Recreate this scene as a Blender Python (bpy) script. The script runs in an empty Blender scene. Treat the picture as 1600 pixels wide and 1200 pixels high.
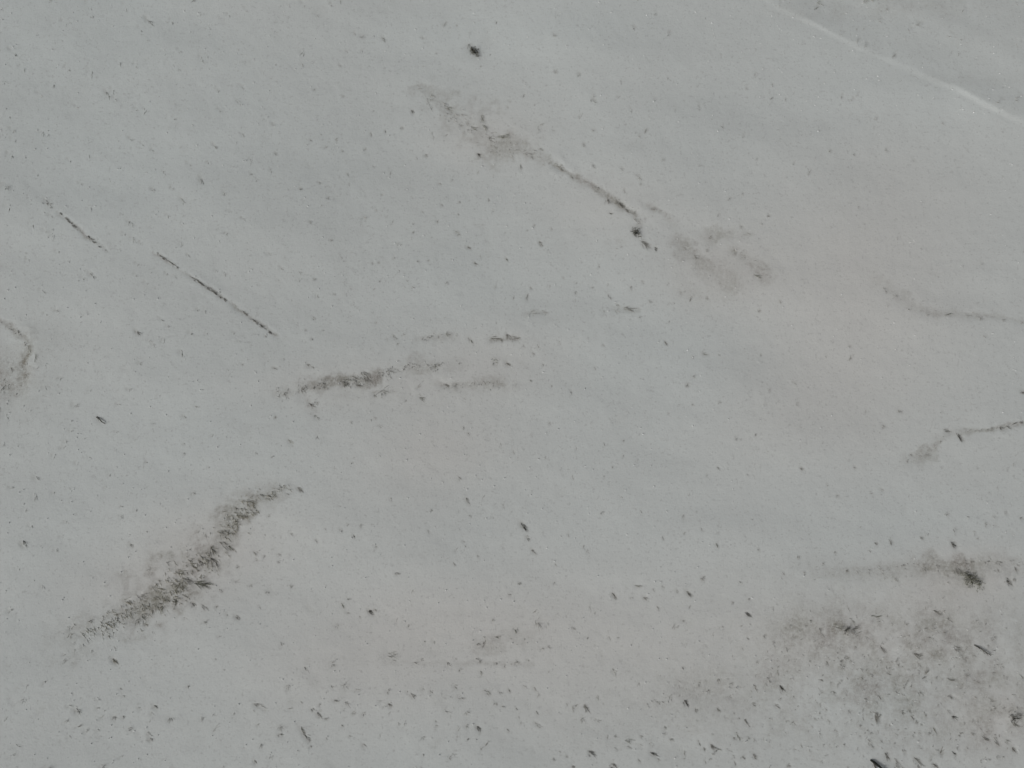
import bpy, math, random
import numpy as np
from mathutils import Vector, Matrix, Euler

scene = bpy.context.scene
C = scene.collection
rng = random.Random(11)
R = math.radians

# ------------------------------------------------------------ camera
CAM_H, TILT, HFOV = 32.0, R(10), R(62)
cam_d = bpy.data.cameras.new('camera')
cam = bpy.data.objects.new('camera', cam_d); C.objects.link(cam)
cam.location = (0, -CAM_H * math.tan(TILT), CAM_H)
cam.rotation_euler = (TILT, 0, 0)
cam_d.sensor_width = 36
cam_d.lens = 18 / math.tan(HFOV / 2)
cam_d.clip_start = 0.5; cam_d.clip_end = 6000
scene.camera = cam

# ------------------------------------------------------------ sky, sun, exposure
SUN_EL, SUN_DIR = R(38), Vector((-0.75, -0.66))
world = bpy.data.worlds.new('World'); scene.world = world
world.use_nodes = True
wn = world.node_tree; wn.nodes.clear()
sky = wn.nodes.new('ShaderNodeTexSky'); sky.sky_type = 'NISHITA'; sky.sun_disc = False
sky.sun_elevation = SUN_EL; sky.sun_rotation = math.atan2(SUN_DIR.x, SUN_DIR.y)
sky.air_density = 1.0; sky.dust_density = 6.0; sky.ozone_density = 1.0
hs = wn.nodes.new('ShaderNodeHueSaturation'); hs.inputs['Saturation'].default_value = 0.22
bg = wn.nodes.new('ShaderNodeBackground'); bg.inputs['Strength'].default_value = 0.09
wo = wn.nodes.new('ShaderNodeOutputWorld')
wn.links.new(sky.outputs[0], hs.inputs['Color']); wn.links.new(hs.outputs[0], bg.inputs[0]); wn.links.new(bg.outputs[0], wo.inputs[0])

sun_d = bpy.data.lights.new('sun', 'SUN'); sun_d.energy = 0.9; sun_d.angle = R(14); sun_d.color = (1.0, 0.975, 0.94)
sun = bpy.data.objects.new('sun', sun_d); C.objects.link(sun)
sv = Vector((SUN_DIR.x * math.cos(SUN_EL), SUN_DIR.y * math.cos(SUN_EL), math.sin(SUN_EL)))
sun.rotation_euler = sv.to_track_quat('Z', 'Y').to_euler()

vs = scene.view_settings
vs.view_transform = 'Standard'; vs.look = 'None'; vs.gamma = 1; vs.use_curve_mapping = False
vs.exposure = -0.73

# ------------------------------------------------------------ picture point -> ground point
F = 800 / math.tan(HFOV / 2)
MPX = CAM_H / math.cos(TILT) / F           # metres per picture pixel near the centre
ct, st = math.cos(TILT), math.sin(TILT)
def ground_xy(u, v, z=0.0):
    dx, dy, dz = (u - 800) / F, -(v - 600) / F, -1.0
    wy, wz = dy * ct - dz * st, dy * st + dz * ct
    k = (z - CAM_H) / wz
    return dx * k, cam.location.y + wy * k

# ------------------------------------------------------------ materials
def new_mat(name):
    m = bpy.data.materials.new(name); m.use_nodes = True
    return m, m.node_tree.nodes, m.node_tree.links, m.node_tree.nodes['Principled BSDF']

def snow_material():
    m, n, l, b = new_mat('snow')
    b.inputs['Roughness'].default_value = 0.85
    b.inputs['Specular IOR Level'].default_value = 0.15
    geo = n.new('ShaderNodeNewGeometry')
    def noise(scale, detail=3, rough=0.55, vec=None):
        t = n.new('ShaderNodeTexNoise'); t.inputs['Scale'].default_value = scale
        t.inputs['Detail'].default_value = detail; t.inputs['Roughness'].default_value = rough
        l.new(vec or geo.outputs['Position'], t.inputs['Vector']); return t
    def math_(op, a, b_, clamp=False):
        t = n.new('ShaderNodeMath'); t.operation = op; t.use_clamp = clamp
        for i, x in enumerate((a, b_)):
            if isinstance(x, (int, float)): t.inputs[i].default_value = x
            else: l.new(x, t.inputs[i])
        return t.outputs[0]
    def mix(fac, a, c):
        t = n.new('ShaderNodeMix'); t.data_type = 'RGBA'
        if isinstance(fac, float): t.inputs['Factor'].default_value = fac
        else: l.new(fac, t.inputs['Factor'])
        for s, x in ((6, a), (7, c)):
            if isinstance(x, tuple): t.inputs[s].default_value = (*x, 1)
            else: l.new(x, t.inputs[s])
        return t.outputs[2]
    def ramp(x, a, c):
        t = n.new('ShaderNodeMapRange'); t.inputs['From Min'].default_value = a; t.inputs['From Max'].default_value = c
        l.new(x, t.inputs['Value']); return t.outputs[0]
    # clean snow: slightly blue-green, warmer where dust has settled
    att_w = n.new('ShaderNodeAttribute'); att_w.attribute_name = 'dust'
    big = noise(0.16, 3)
    w = math_('ADD', att_w.outputs['Fac'], math_('MULTIPLY', math_('SUBTRACT', big.outputs['Fac'], 0.5), 0.35))
    col = mix(ramp(w, -0.3, 1.0), (0.758, 0.808, 0.797), (0.797, 0.790, 0.760))
    # faint mottling of wind packed and softer snow
    mot = noise(1.3, 4, 0.6)
    col = mix(math_('MULTIPLY', ramp(mot.outputs['Fac'], 0.40, 0.72), 0.10), col, (0.60, 0.62, 0.62))
    # fine specks of frost and grit
    sp = noise(9.0, 3, 0.65)
    col = mix(math_('MULTIPLY', ramp(sp.outputs['Fac'], 0.56, 0.76), 0.38), col, (0.34, 0.34, 0.32))
    # ground and grass showing where the snow is thin
    att = n.new('ShaderNodeAttribute'); att.attribute_name = 'thin'
    br = noise(6.5, 5, 0.72); br2 = noise(22.0, 2, 0.6)
    brk = math_('ADD', math_('MULTIPLY', br.outputs['Fac'], 1.1), math_('MULTIPLY', br2.outputs['Fac'], 0.5))
    f = math_('MULTIPLY', att.outputs['Fac'], math_('ADD', math_('MULTIPLY', ramp(brk, 0.56, 0.98), 0.85), 0.15), True)
    warmcol = mix(ramp(noise(0.9, 2).outputs['Fac'], 0.35, 0.65), (0.325, 0.315, 0.265), (0.345, 0.315, 0.285))
    col = mix(f, col, warmcol)
    l.new(col, b.inputs['Base Color'])
    # grain relief
    g1 = noise(14.0, 4, 0.6); g2 = noise(3.2, 3, 0.55)
    mp = n.new('ShaderNodeMapping'); mp.inputs['Scale'].default_value = (0.55, 2.2, 1); mp.inputs['Rotation'].default_value = (0, 0, R(8))
    l.new(geo.outputs['Position'], mp.inputs['Vector'])
    g3 = noise(1.4, 4, 0.6, mp.outputs[0])
    h = math_('ADD', math_('MULTIPLY', g1.outputs['Fac'], 0.20), math_('ADD', math_('MULTIPLY', g2.outputs['Fac'], 0.3), math_('MULTIPLY', g3.outputs['Fac'], 0.22)))
    bp = n.new('ShaderNodeBump'); bp.inputs['Strength'].default_value = 0.5; bp.inputs['Distance'].default_value = 0.06
    l.new(h, bp.inputs['Height']); l.new(bp.outputs[0], b.inputs['Normal'])
    return m

def plant_material(name, c1, c2):
    m, n, l, b = new_mat(name)
    b.inputs['Roughness'].default_value = 0.8; b.inputs['Specular IOR Level'].default_value = 0.2
    geo = n.new('ShaderNodeNewGeometry')
    t = n.new('ShaderNodeTexNoise'); t.inputs['Scale'].default_value = 17; t.inputs['Detail'].default_value = 3
    l.new(geo.outputs['Position'], t.inputs['Vector'])
    r = n.new('ShaderNodeValToRGB')
    r.color_ramp.elements[0].position = 0.35; r.color_ramp.elements[0].color = (*c1, 1)
    r.color_ramp.elements[1].position = 0.65; r.color_ramp.elements[1].color = (*c2, 1)
    l.new(t.outputs['Fac'], r.inputs[0]); l.new(r.outputs[0], b.inputs['Base Color'])
    return m

SNOW = snow_material()
BUSH = plant_material('bush_leaf', (0.07, 0.073, 0.06), (0.20, 0.20, 0.16))
DARK = plant_material('dark_stem', (0.085, 0.085, 0.075), (0.19, 0.185, 0.165))
BROWN = plant_material('brown_stem', (0.20, 0.195, 0.17), (0.36, 0.345, 0.31))
GREY = plant_material('weathered_stem', (0.32, 0.315, 0.285), (0.52, 0.51, 0.475))
STRAW = plant_material('dry_straw', (0.38, 0.365, 0.295), (0.62, 0.60, 0.515))
OLIVE = plant_material('olive_leaf', (0.19, 0.195, 0.155), (0.34, 0.34, 0.28))
CRUST = plant_material('snow_crust', (0.80, 0.82, 0.81), (0.86, 0.87, 0.865))
BARK = plant_material('wet_bark', (0.012, 0.016, 0.013), (0.04, 0.045, 0.038))

# ------------------------------------------------------------ what the photograph shows (picture coordinates)
MARKS = """
104,40,7,80,60 234,36,14,60,60 221,48,8,60,45 24,85,10,45,60 108,110,9,90,45 64,150,9,20,45 79,2,7,0,45 303,1,8,0,60
141,12,9,80,40 198,14,7,70,40 282,82,5,0,45 316,94,13,80,35 324,90,8,85,30 214,106,5,0,50 188,101,10,80,30 6,129,10,70,40
144,116,15,90,25 170,148,14,60,50 178,143,8,80,45 182,157,5,0,50 214,173,4,0,50 274,186,5,0,40 380,138,10,50,40 380,212,8,30,55
336,229,9,35,65 19,244,10,80,50 224,227,6,50,50 240,236,9,50,45 23,206,7,0,40 24,220,6,70,40 68,211,13,90,35 326,256,6,80,50
296,258,7,20,40 316,282,16,80,50 128,288,8,20,45 240,298,6,0,60 270,296,5,0,50 60,272,9,70,35 111,251,9,70,35 258,270,9,40,30
120,168,7,10,35 16,184,8,80,30 358,26,9,80,35 385,18,7,30,40 270,36,6,0,40 4,15,7,0,40 206,219,8,0,40 372,160,12,60,25
344,173,10,50,30 395,274,9,50,40 39,109,10,80,30 342,143,6,0,35 228,172,14,90,22 84,134,14,90,20 11,294,14,0,35 473,9,7,30,60
518,10,5,0,60 555,54,8,80,40 566,59,12,0,30 599,61,12,50,50 660,60,7,20,60 542,82,8,80,40 566,80,6,80,40 532,104,8,30,50
471,84,9,-60,35 472,102,10,80,30 492,142,8,-10,55 536,151,5,0,50 644,174,9,60,90 628,200,6,0,55 602,205,9,80,55 580,210,9,70,55
428,196,9,-5,50 509,231,9,-45,50 535,236,7,60,50 570,233,5,0,45 432,242,6,0,50 486,220,7,60,45 526,219,7,0,40 665,243,9,20,65
748,242,12,45,85 780,241,7,80,60 424,267,8,70,45 543,272,8,60,40 584,260,8,60,35 610,271,8,90,35 499,286,8,30,50 546,288,6,80,40
471,296,8,0,45 686,287,8,20,55 747,269,4,0,50 706,282,3,0,40 776,36,8,85,45 714,40,7,90,40 695,39,13,-45,35 682,83,5,90,35
675,208,10,80,25 696,212,8,-45,35 796,158,7,20,45 794,167,6,80,40 411,114,8,60,35 676,149,14,60,35 674,166,14,60,30 702,170,16,40,50
720,196,8,0,50 754,185,20,60,50 740,200,20,45,40 758,200,18,60,35 785,215,22,20,50 766,216,8,0,50 795,212,12,20,40 927,158,12,40,50
906,184,11,-60,40 928,205,8,20,45 912,227,6,0,60 845,234,12,20,45 831,244,12,60,55 814,261,12,80,50 868,113,8,0,40 904,118,8,0,45
818,151,9,-70,40 970,130,7,80,35 965,154,9,-30,40 985,172,10,60,30 1045,54,7,0,40 1024,24,11,90,35 990,46,7,0,40 866,58,9,0,30
1166,139,8,50,50 1092,168,10,80,35 1179,119,10,-60,30 1128,200,8,60,45 1161,214,4,0,40 1008,208,12,-60,40 998,214,4,0,45 972,266,9,50,45
1182,250,5,0,40 1055,172,6,80,30 844,198,20,0,18 928,260,14,50,25 975,298,9,80,50 1001,289,4,0,40 998,278,18,60,22 1374,33,10,25,50
1432,39,16,10,40 1420,48,10,60,30 1482,57,9,30,50 1502,63,5,80,40 1339,66,10,-70,45 1352,72,7,0,35 1366,68,8,80,25 1395,90,13,-65,50
1338,46,6,90,30 1452,98,7,40,45 1275,14,12,-60,40 1280,6,16,30,35 1314,54,9,30,25 1217,8,7,50,35 1588,5,8,80,35 1504,18,6,0,30
1384,14,7,0,30 1351,1,14,0,40 1362,1,12,0,45 1588,71,9,80,30 1206,134,5,30,45 1314,152,9,85,45 1330,156,7,80,50 1338,149,4,0,45
1368,186,6,0,40 1308,89,7,50,25 1343,93,6,70,30 1296,238,7,0,40 1426,252,8,10,45 1264,271,12,-65,30 1204,156,9,-45,30 1558,160,8,0,30
1588,155,10,0,25 1334,243,5,0,30 1239,257,4,0,35 1384,235,8,0,20 1227,155,9,90,25 1498,86,9,80,20 82,339,7,60,50 286,314,14,60,40
352,304,7,0,50 204,349,15,70,35 15,325,13,90,35 52,351,9,90,25 73,363,7,0,30 84,369,14,90,30 91,393,7,60,45 46,407,7,70,55
196,366,4,0,45 209,375,12,60,30 222,381,6,60,55 216,414,5,0,40 296,400,7,50,55 262,429,6,50,50 338,424,4,0,45 352,428,9,80,30
145,430,12,50,55 132,436,6,0,35 214,431,6,0,30 230,443,9,45,50 68,456,9,60,35 91,487,7,0,40 73,492,6,60,45 217,521,12,55,70
254,500,9,20,40 310,485,5,0,50 321,488,8,60,40 299,521,7,0,45 324,522,7,80,35 242,539,7,80,40 235,534,5,0,40 257,534,10,-70,30
285,551,14,70,35 220,568,6,0,35 97,592,9,-60,45 59,575,4,0,45 72,570,8,70,30 374,534,4,0,40 380,570,5,0,35 354,366,5,0,45
264,338,6,0,35 380,343,7,20,45 360,331,7,20,35 285,382,12,-70,20 142,328,11,90,22 19,576,12,60,35 56,562,14,-80,40 366,520,5,0,35
344,456,5,0,40 486,348,5,0,65 588,329,6,50,60 513,310,6,0,50 518,376,5,90,60 597,304,5,0,45 644,307,8,60,30 718,316,5,0,60
764,312,9,85,50 690,320,9,50,35 716,335,9,80,35 771,329,9,90,30 683,346,6,0,50 646,363,8,-70,45 646,350,4,0,40 714,364,13,40,45
732,387,10,20,70 742,411,10,50,65 791,404,10,55,50 616,403,8,80,35 592,410,5,0,45 582,412,4,0,45 670,407,4,0,55 654,408,5,0,35
440,420,6,30,55 420,397,9,20,40 492,437,7,0,40 594,439,5,0,45 495,462,10,80,45 585,452,4,0,40 522,460,5,0,35 491,498,6,0,45
478,516,5,0,40 505,516,5,70,45 488,530,4,0,60 588,504,6,60,40 416,526,5,0,50 616,526,11,60,50 622,538,5,60,50 606,530,7,60,35
483,572,12,35,60 469,438,9,-70,30 469,426,9,50,25 774,448,4,0,40 430,576,10,20,45 698,443,7,0,30 660,331,8,60,30 612,349,9,-60,35
569,341,10,0,25 684,525,9,80,50 698,524,14,0,35 666,529,12,0,30 735,531,14,45,50 775,529,20,15,55 784,533,9,60,60 794,524,14,45,60
682,572,14,0,50 792,568,12,40,75 774,566,14,0,35 572,588,25,40,55 556,592,18,40,55 540,595,20,30,45 592,586,10,0,40 621,578,13,30,30
508,598,14,0,40 1008,382,22,45,70 1024,389,9,60,85 844,380,11,55,75 862,358,8,60,50 835,353,8,60,35 954,334,9,10,55 951,314,14,50,60
971,321,18,50,70 980,330,16,45,60 1020,328,18,20,40 992,331,7,80,45 1008,342,6,80,35 1157,355,9,50,50 1169,366,12,40,30 1111,372,12,-20,50
1083,376,9,30,45 1070,389,12,50,35 1149,396,9,-30,50 1163,402,6,50,55 1104,392,8,0,30 1122,337,5,0,40 1199,338,5,0,50 1160,304,5,0,40
1140,312,8,0,30 936,416,7,80,45 880,434,6,60,40 1004,441,9,60,45 830,450,9,50,50 824,464,15,90,45 802,464,9,90,30 859,448,8,90,30
925,449,10,20,30 953,462,14,55,30 966,478,9,45,60 980,483,22,8,55 944,488,12,70,35 965,486,10,0,35 850,488,14,10,35 831,490,12,0,30
1016,471,8,0,30 1104,466,7,0,45 1080,469,12,-50,35 1063,458,7,0,35 1186,486,6,0,45 1040,536,9,50,70 1045,504,8,-60,30 1101,554,12,5,50
1082,558,6,60,35 942,540,5,0,40 832,551,10,50,40 806,528,14,15,70 841,541,9,85,35 818,540,7,80,35 874,535,9,80,30 848,569,9,90,25
1189,554,6,90,35 1083,589,9,0,25 1000,496,5,0,35 900,441,6,90,30 900,458,6,0,35 950,444,6,80,30 1044,445,11,90,20 986,451,14,90,20
1085,401,16,50,30 829,594,9,70,30 971,386,4,0,40 1184,432,20,30,25 1201,338,6,20,45 1341,325,9,90,25 1402,373,5,0,30 1530,412,9,40,35
1218,472,7,0,30 1326,542,4,0,50 1329,560,12,-60,40 1290,556,6,50,30 1386,478,5,0,35 1240,598,8,30,45 1382,453,12,50,30 1399,464,9,0,30
1420,483,8,40,40 1448,490,12,25,35 1480,492,14,5,35 1511,494,12,5,35 1532,498,10,0,30 1566,500,14,5,35 1596,504,8,0,35 1536,525,12,45,20
1599,394,8,90,30 72,606,8,45,50 119,634,10,0,40 186,632,6,0,40 113,673,5,50,60 105,690,5,0,40 100,700,8,-60,40 86,712,8,85,40
121,724,8,-80,45 141,715,7,30,25 183,675,4,0,40 203,609,7,0,35 142,610,4,0,40 250,619,7,90,30 241,662,4,0,45 289,651,10,45,40
289,694,6,35,50 289,709,5,20,50 308,636,9,30,30 230,722,4,0,40 326,731,4,0,35 59,748,13,50,40 20,762,6,0,40 86,770,4,0,45
172,742,6,80,30 166,762,4,0,40 56,776,14,80,20 302,772,8,0,30 190,791,5,50,40 192,807,8,0,30 214,796,9,70,25 42,798,9,-60,25
50,820,9,80,40 104,816,7,-40,35 39,850,14,60,60 206,852,12,30,55 310,831,4,0,50 98,838,4,0,35 298,858,4,0,50 372,886,6,0,45
398,863,9,40,55 366,859,9,45,60 28,888,9,50,25 6,608,16,90,30 7,694,9,80,30 12,650,9,80,30 332,681,5,0,35 395,786,16,30,60
380,808,25,10,60 370,795,16,40,50 358,808,12,20,40 352,832,22,-10,55 372,822,20,70,40 350,850,25,25,50 360,856,14,35,65 332,862,25,60,55
335,878,24,45,60 314,878,16,50,65 302,885,18,35,50 282,892,22,20,45 265,882,16,40,35 322,838,12,50,30 468,764,12,38,80 448,771,7,20,50
438,758,11,60,40 422,778,16,45,50 411,774,14,30,45 402,799,12,60,60 486,632,14,40,55 494,630,9,0,50 494,651,13,50,50 585,618,10,45,50
600,612,22,0,25 658,621,16,40,45 654,605,12,-30,45 698,602,12,30,70 712,602,8,0,50 766,608,9,80,30 472,610,16,0,45 450,621,9,60,45
560,602,14,25,70 538,601,12,0,50 431,653,5,60,75 426,714,4,0,50 454,690,13,45,50 634,626,4,0,60 549,660,5,60,40 586,654,5,0,35
732,678,9,50,35 730,782,12,60,60 716,746,12,70,30 611,780,7,50,40 529,791,8,20,30 534,828,7,70,50 553,837,9,60,55 543,820,5,60,40
565,822,7,0,35 588,854,7,20,55 456,834,9,10,45 495,844,9,30,45 436,867,5,0,40 436,878,5,0,35 402,863,7,10,60 401,874,6,60,60
413,870,4,0,50 671,831,9,60,50 674,798,5,60,40 724,846,8,20,40 712,860,8,-60,40 735,806,8,50,35 709,880,8,60,40 748,869,9,50,30
620,896,9,30,60 786,789,8,80,30 770,807,7,80,30 508,826,6,50,30 420,806,5,0,40 550,723,5,0,30 817,821,16,45,90 824,840,10,45,60
833,861,12,50,60 802,705,8,80,45 859,661,9,70,35 892,610,10,80,35 862,603,6,90,40 1074,602,7,0,55 1044,646,4,0,40 1082,631,8,80,30
1124,629,6,0,35 1195,632,7,60,40 973,712,7,80,40 957,730,4,0,35 852,714,8,90,30 900,701,7,90,30 895,746,8,90,25 944,745,6,90,30
969,776,8,30,35 941,802,8,0,30 1068,810,13,90,35 1068,834,6,-30,40 1096,827,8,60,45 1036,840,9,85,40 888,834,8,90,30 918,862,6,0,35
912,852,8,90,20 1119,851,12,70,40 1185,859,7,80,45 1168,742,6,50,40 1104,742,7,80,30 1122,731,8,80,30 1076,772,8,80,30 868,882,7,70,35
1149,686,8,0,20 1180,681,7,0,25 944,695,9,80,20 1202,611,8,-60,45 1245,632,7,0,25 1251,732,10,40,65 1334,730,8,30,45 1351,645,8,-40,30
1403,642,13,45,40 1378,666,10,0,20 1470,644,3,0,40 1478,674,14,15,60 1499,684,14,60,85 1495,678,8,60,60 1422,710,9,40,55 1418,721,6,0,35
1451,702,9,30,50 1448,710,13,5,50 1308,775,8,45,40 1292,758,4,0,35 1361,771,9,15,30 1376,765,9,45,45 1479,804,7,0,40 1439,840,8,45,65
1487,850,14,55,80 1391,846,11,70,55 1367,848,9,50,55 1357,860,8,50,40 1304,863,5,0,45 1552,807,9,40,40 1570,801,10,60,45 1594,809,9,60,50
1539,820,7,0,40 1526,841,5,60,50 1553,820,5,0,35 1512,809,5,0,30 1492,828,9,0,30 1247,871,8,0,30 1286,881,7,0,30 1224,896,8,50,45
1410,884,7,0,45 1464,884,9,20,50 1466,894,9,80,50 1509,880,10,10,55 1518,878,8,0,40 1495,890,18,50,60 1512,898,9,20,60 1559,891,8,45,60
1587,890,12,60,55 1542,880,10,0,35 1560,878,12,10,40 1455,871,8,60,30 1445,888,9,0,30 1479,898,9,60,50 1349,888,9,-60,35 1324,892,13,30,35
1596,613,14,20,60 1575,668,10,20,60 1585,662,10,-30,65 1594,660,9,20,60 1564,669,10,0,60 1548,671,10,0,45 245,932,16,20,65 220,931,18,10,50
202,942,20,20,65 262,935,16,50,55 275,939,16,70,65 285,915,24,0,60 298,908,22,30,65 315,912,28,12,85 288,930,14,20,50 248,919,14,20,50
255,948,18,0,45 225,965,18,60,60 228,976,9,0,60 185,966,14,70,50 215,972,12,0,45 180,958,16,10,45 145,970,12,0,35 160,988,12,60,60
146,986,6,0,50 170,994,4,0,50 112,982,12,-60,45 109,994,12,-45,45 131,1008,9,45,50 135,996,16,40,30 117,1005,5,0,40 128,991,14,30,35
302,943,13,48,85 320,948,16,45,45 289,966,6,20,55 339,947,5,0,65 371,964,11,40,75 355,960,7,60,45 320,971,9,0,35 345,922,12,45,35
392,916,6,0,40 369,908,12,5,30 180,1032,14,40,90 343,994,6,20,50 68,916,9,60,35 17,954,8,0,35 72,1066,9,-45,30 101,1023,7,-50,30
190,1076,9,25,40 194,1087,8,10,40 122,1109,15,45,60 109,1103,9,10,30 160,1121,9,-20,40 154,1106,6,0,40 180,1120,9,0,45 194,1120,9,40,45
219,1106,8,40,50 244,1104,10,40,75 238,1114,6,30,60 268,1122,13,0,35 316,1123,9,0,35 337,1139,13,-45,30 366,1116,8,80,30 399,1100,8,30,70
205,1139,9,0,40 154,1141,8,30,40 156,1150,6,30,40 136,1142,7,0,35 106,1127,7,0,30 110,1151,7,40,30 234,1146,9,50,60 236,1155,9,40,75
398,1188,9,50,60 162,1198,9,0,50 189,1182,8,-20,35 294,1072,6,0,35 338,1030,3,0,40 125,1134,14,-20,20 38,1094,9,0,20 19,1180,9,-10,25
9,1125,9,-60,25 28,1165,10,30,20 101,1034,7,0,30 579,956,13,40,95 586,953,7,40,70 537,946,14,50,35 543,957,8,10,40 564,965,11,70,25
527,978,8,0,35 544,936,10,20,30 619,968,9,85,40 638,978,5,20,40 456,916,8,0,30 419,924,8,0,25 405,947,8,50,35 664,1003,8,50,40
676,1000,9,60,40 616,1032,8,30,40 612,1023,22,3,30 646,1035,13,10,25 660,1030,6,0,35 699,1036,14,60,30 756,1008,12,-60,60 775,996,14,20,45
776,1012,6,60,45 746,1006,9,0,35 752,1051,12,50,40 719,1046,7,0,30 744,1030,14,10,25 787,1042,5,0,35 774,1037,6,0,35 770,969,6,0,30
796,930,6,0,40 451,1074,9,0,35 519,1072,9,50,30 559,1077,9,20,40 540,1072,13,0,25 525,1094,12,15,50 542,1098,13,50,35 644,1086,12,42,55
636,1080,7,45,50 660,1076,8,50,45 673,1080,8,45,60 711,1072,10,40,55 720,1091,12,20,40 609,1101,12,40,60 599,1104,9,10,30 593,1096,7,10,30
762,1082,16,35,35 781,1080,9,40,40 796,1078,9,55,60 774,1100,7,0,30 785,1103,9,30,35 406,1102,14,25,55 415,1108,10,20,45 472,1098,9,45,35
489,1108,12,35,50 499,1116,12,45,70 501,1110,6,-45,55 500,1101,6,0,45 453,1107,9,10,30 510,1123,10,10,35 553,1114,6,0,55 568,1116,8,0,30
538,1108,7,10,35 536,1135,10,50,35 510,1153,8,60,40 547,1150,6,10,50 471,1138,14,55,50 476,1146,14,60,65 482,1154,13,50,55 439,1148,12,18,55
440,1136,13,0,30 404,1132,6,-20,40 486,1166,4,0,50 568,1163,10,45,70 747,1136,12,45,85 729,1134,8,0,35 682,1134,4,0,55 681,1125,8,70,30
698,1111,12,20,30 730,1114,9,0,30 716,1140,12,-70,25 715,1151,9,-60,25 731,1154,6,0,35 794,1141,9,45,45 758,1164,14,-40,30 752,1171,9,-60,25
710,1179,10,25,35 702,1184,8,0,35 410,1164,12,0,25 424,1183,9,0,20 400,1190,6,50,70 661,1152,8,0,25 634,1130,7,0,20 606,1080,9,0,25
478,1045,14,60,25 521,1038,13,0,25 441,1006,8,0,25 959,930,13,60,75 995,916,12,10,50 1007,934,11,40,60 1035,916,8,60,50 1057,923,9,45,50
1075,926,13,50,75 1097,904,9,0,50 1028,949,11,60,35 1078,948,8,-60,35 1168,959,12,42,85 1170,937,9,30,40 1157,911,9,50,40 1144,942,6,0,40
1066,970,9,15,30 1053,979,8,0,35 1021,921,7,60,30 986,934,8,20,30 1167,996,9,60,45 1195,994,7,0,50 1198,1016,9,80,35 896,981,7,0,45
952,996,8,60,45 918,996,5,80,40 966,997,4,0,40 806,986,13,70,50 820,998,7,80,35 842,972,20,0,25 856,972,9,70,30 836,955,12,-50,20
812,911,6,0,45 866,911,4,0,40 847,1014,6,0,40 856,1011,9,10,30 824,1031,7,20,45 806,1035,10,0,30 911,1041,6,20,40 959,1049,12,60,40
922,948,9,80,20 819,1072,9,40,40 835,1076,10,60,50 842,1086,5,20,50 998,1066,9,80,40 1060,1068,14,75,25 1122,1063,11,85,65 1179,1074,13,70,55
1109,1079,9,40,35 1141,1089,10,40,55 1176,1100,9,20,65 1072,1098,13,50,90 1086,1108,9,60,65 1122,1107,12,60,45 1134,1120,10,50,50 1166,1128,13,60,60
1172,1135,9,30,35 1154,1122,4,0,50 1146,1112,9,80,35 1061,1086,5,0,45 1030,1098,7,60,40 1048,1090,9,0,25 934,1090,13,75,35 886,1100,9,60,50
915,1105,15,40,65 901,1102,6,0,40 839,1113,9,50,40 838,1131,12,40,50 845,1136,9,20,35 811,1120,10,70,30 807,1108,7,60,25 814,1130,3,0,45
1039,1139,12,65,50 1050,1156,12,40,40 1002,1150,6,0,40 984,1158,18,15,35 1000,1164,11,50,40 983,1167,8,20,50 1018,1164,12,50,35 1020,1178,14,30,80
1028,1186,10,50,45 999,1188,8,50,65 949,1151,9,80,45 962,1150,7,0,30 963,1170,10,10,35 924,1176,14,35,80 921,1181,9,50,40 886,1182,6,0,40
875,1174,9,30,30 895,1198,8,30,75 959,1196,14,55,65 955,1199,10,30,60 864,1186,9,80,30 932,1125,12,20,30 910,1124,12,0,30 1092,1160,9,70,60
1100,1170,8,40,60 1114,1167,15,50,75 1122,1170,11,30,45 1119,1174,5,0,50 1152,1148,12,60,50 1148,1154,11,20,50 1156,1154,9,50,40 1139,1172,11,20,40
1146,1181,8,50,45 1160,1184,9,0,45 1148,1192,11,60,50 1179,1180,13,50,60 1068,1174,11,60,35 1102,1191,8,70,40 1110,1187,5,0,40 1192,1155,9,80,40
1180,1156,7,0,30 1575,909,16,55,80 1584,906,6,0,50 1400,906,10,40,50 1481,910,4,0,60 1462,956,13,15,75 1470,958,7,0,40 1418,976,6,0,45
1446,983,9,20,50 1458,981,12,0,30 1452,997,9,15,40 1475,990,12,0,25 1486,971,10,30,30 1366,964,16,-8,50 1386,963,4,0,50 1309,979,16,15,40
1332,970,13,60,40 1335,985,17,0,60 1339,989,12,-50,50 1282,988,20,82,45 1238,996,9,20,30 1252,1000,10,5,30 1229,1014,11,70,40 1208,1004,7,0,40
1324,950,11,60,25 1234,978,7,0,30 1259,978,5,0,35 1377,1012,14,55,70 1430,1022,18,30,65 1438,1024,8,0,55 1496,1012,20,20,55 1501,1022,12,60,35
1508,1030,9,0,35 1552,996,11,0,30 1551,1050,9,20,50 1567,1055,7,50,60 1595,1056,11,50,50 1485,1062,14,18,60 1444,1055,17,-55,60 1463,1058,4,0,55
1510,1055,13,0,35 1547,1071,9,60,45 1501,1075,12,-60,30 1292,1035,10,60,70 1295,1029,7,40,60 1314,1032,9,20,65 1322,1027,11,15,50 1316,1042,11,0,35
1264,1033,6,20,50 1370,1041,9,-70,40 1281,1062,8,10,65 1220,1074,12,45,95 1400,1071,9,60,50 1414,1070,7,0,35 1438,1082,12,30,45 1416,1091,8,50,50
1387,1085,7,40,50 1373,1088,9,50,75 1351,1093,7,0,60 1368,1096,8,40,45 1409,1113,10,45,75 1420,1110,12,75,65 1425,1120,9,60,70 1371,1121,20,75,75
1362,1114,8,70,50 1326,1112,6,0,50 1281,1101,8,70,55 1300,1081,11,20,45 1283,1081,8,30,40 1212,1102,11,25,60 1219,1093,6,0,40 1484,1088,10,20,55
1524,1091,9,50,45 1549,1097,12,-5,40 1554,1105,9,80,35 1489,1120,11,30,85 1482,1110,9,40,45 1460,1120,8,-60,40 1446,1116,6,80,40 1466,1102,3,0,40
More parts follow.
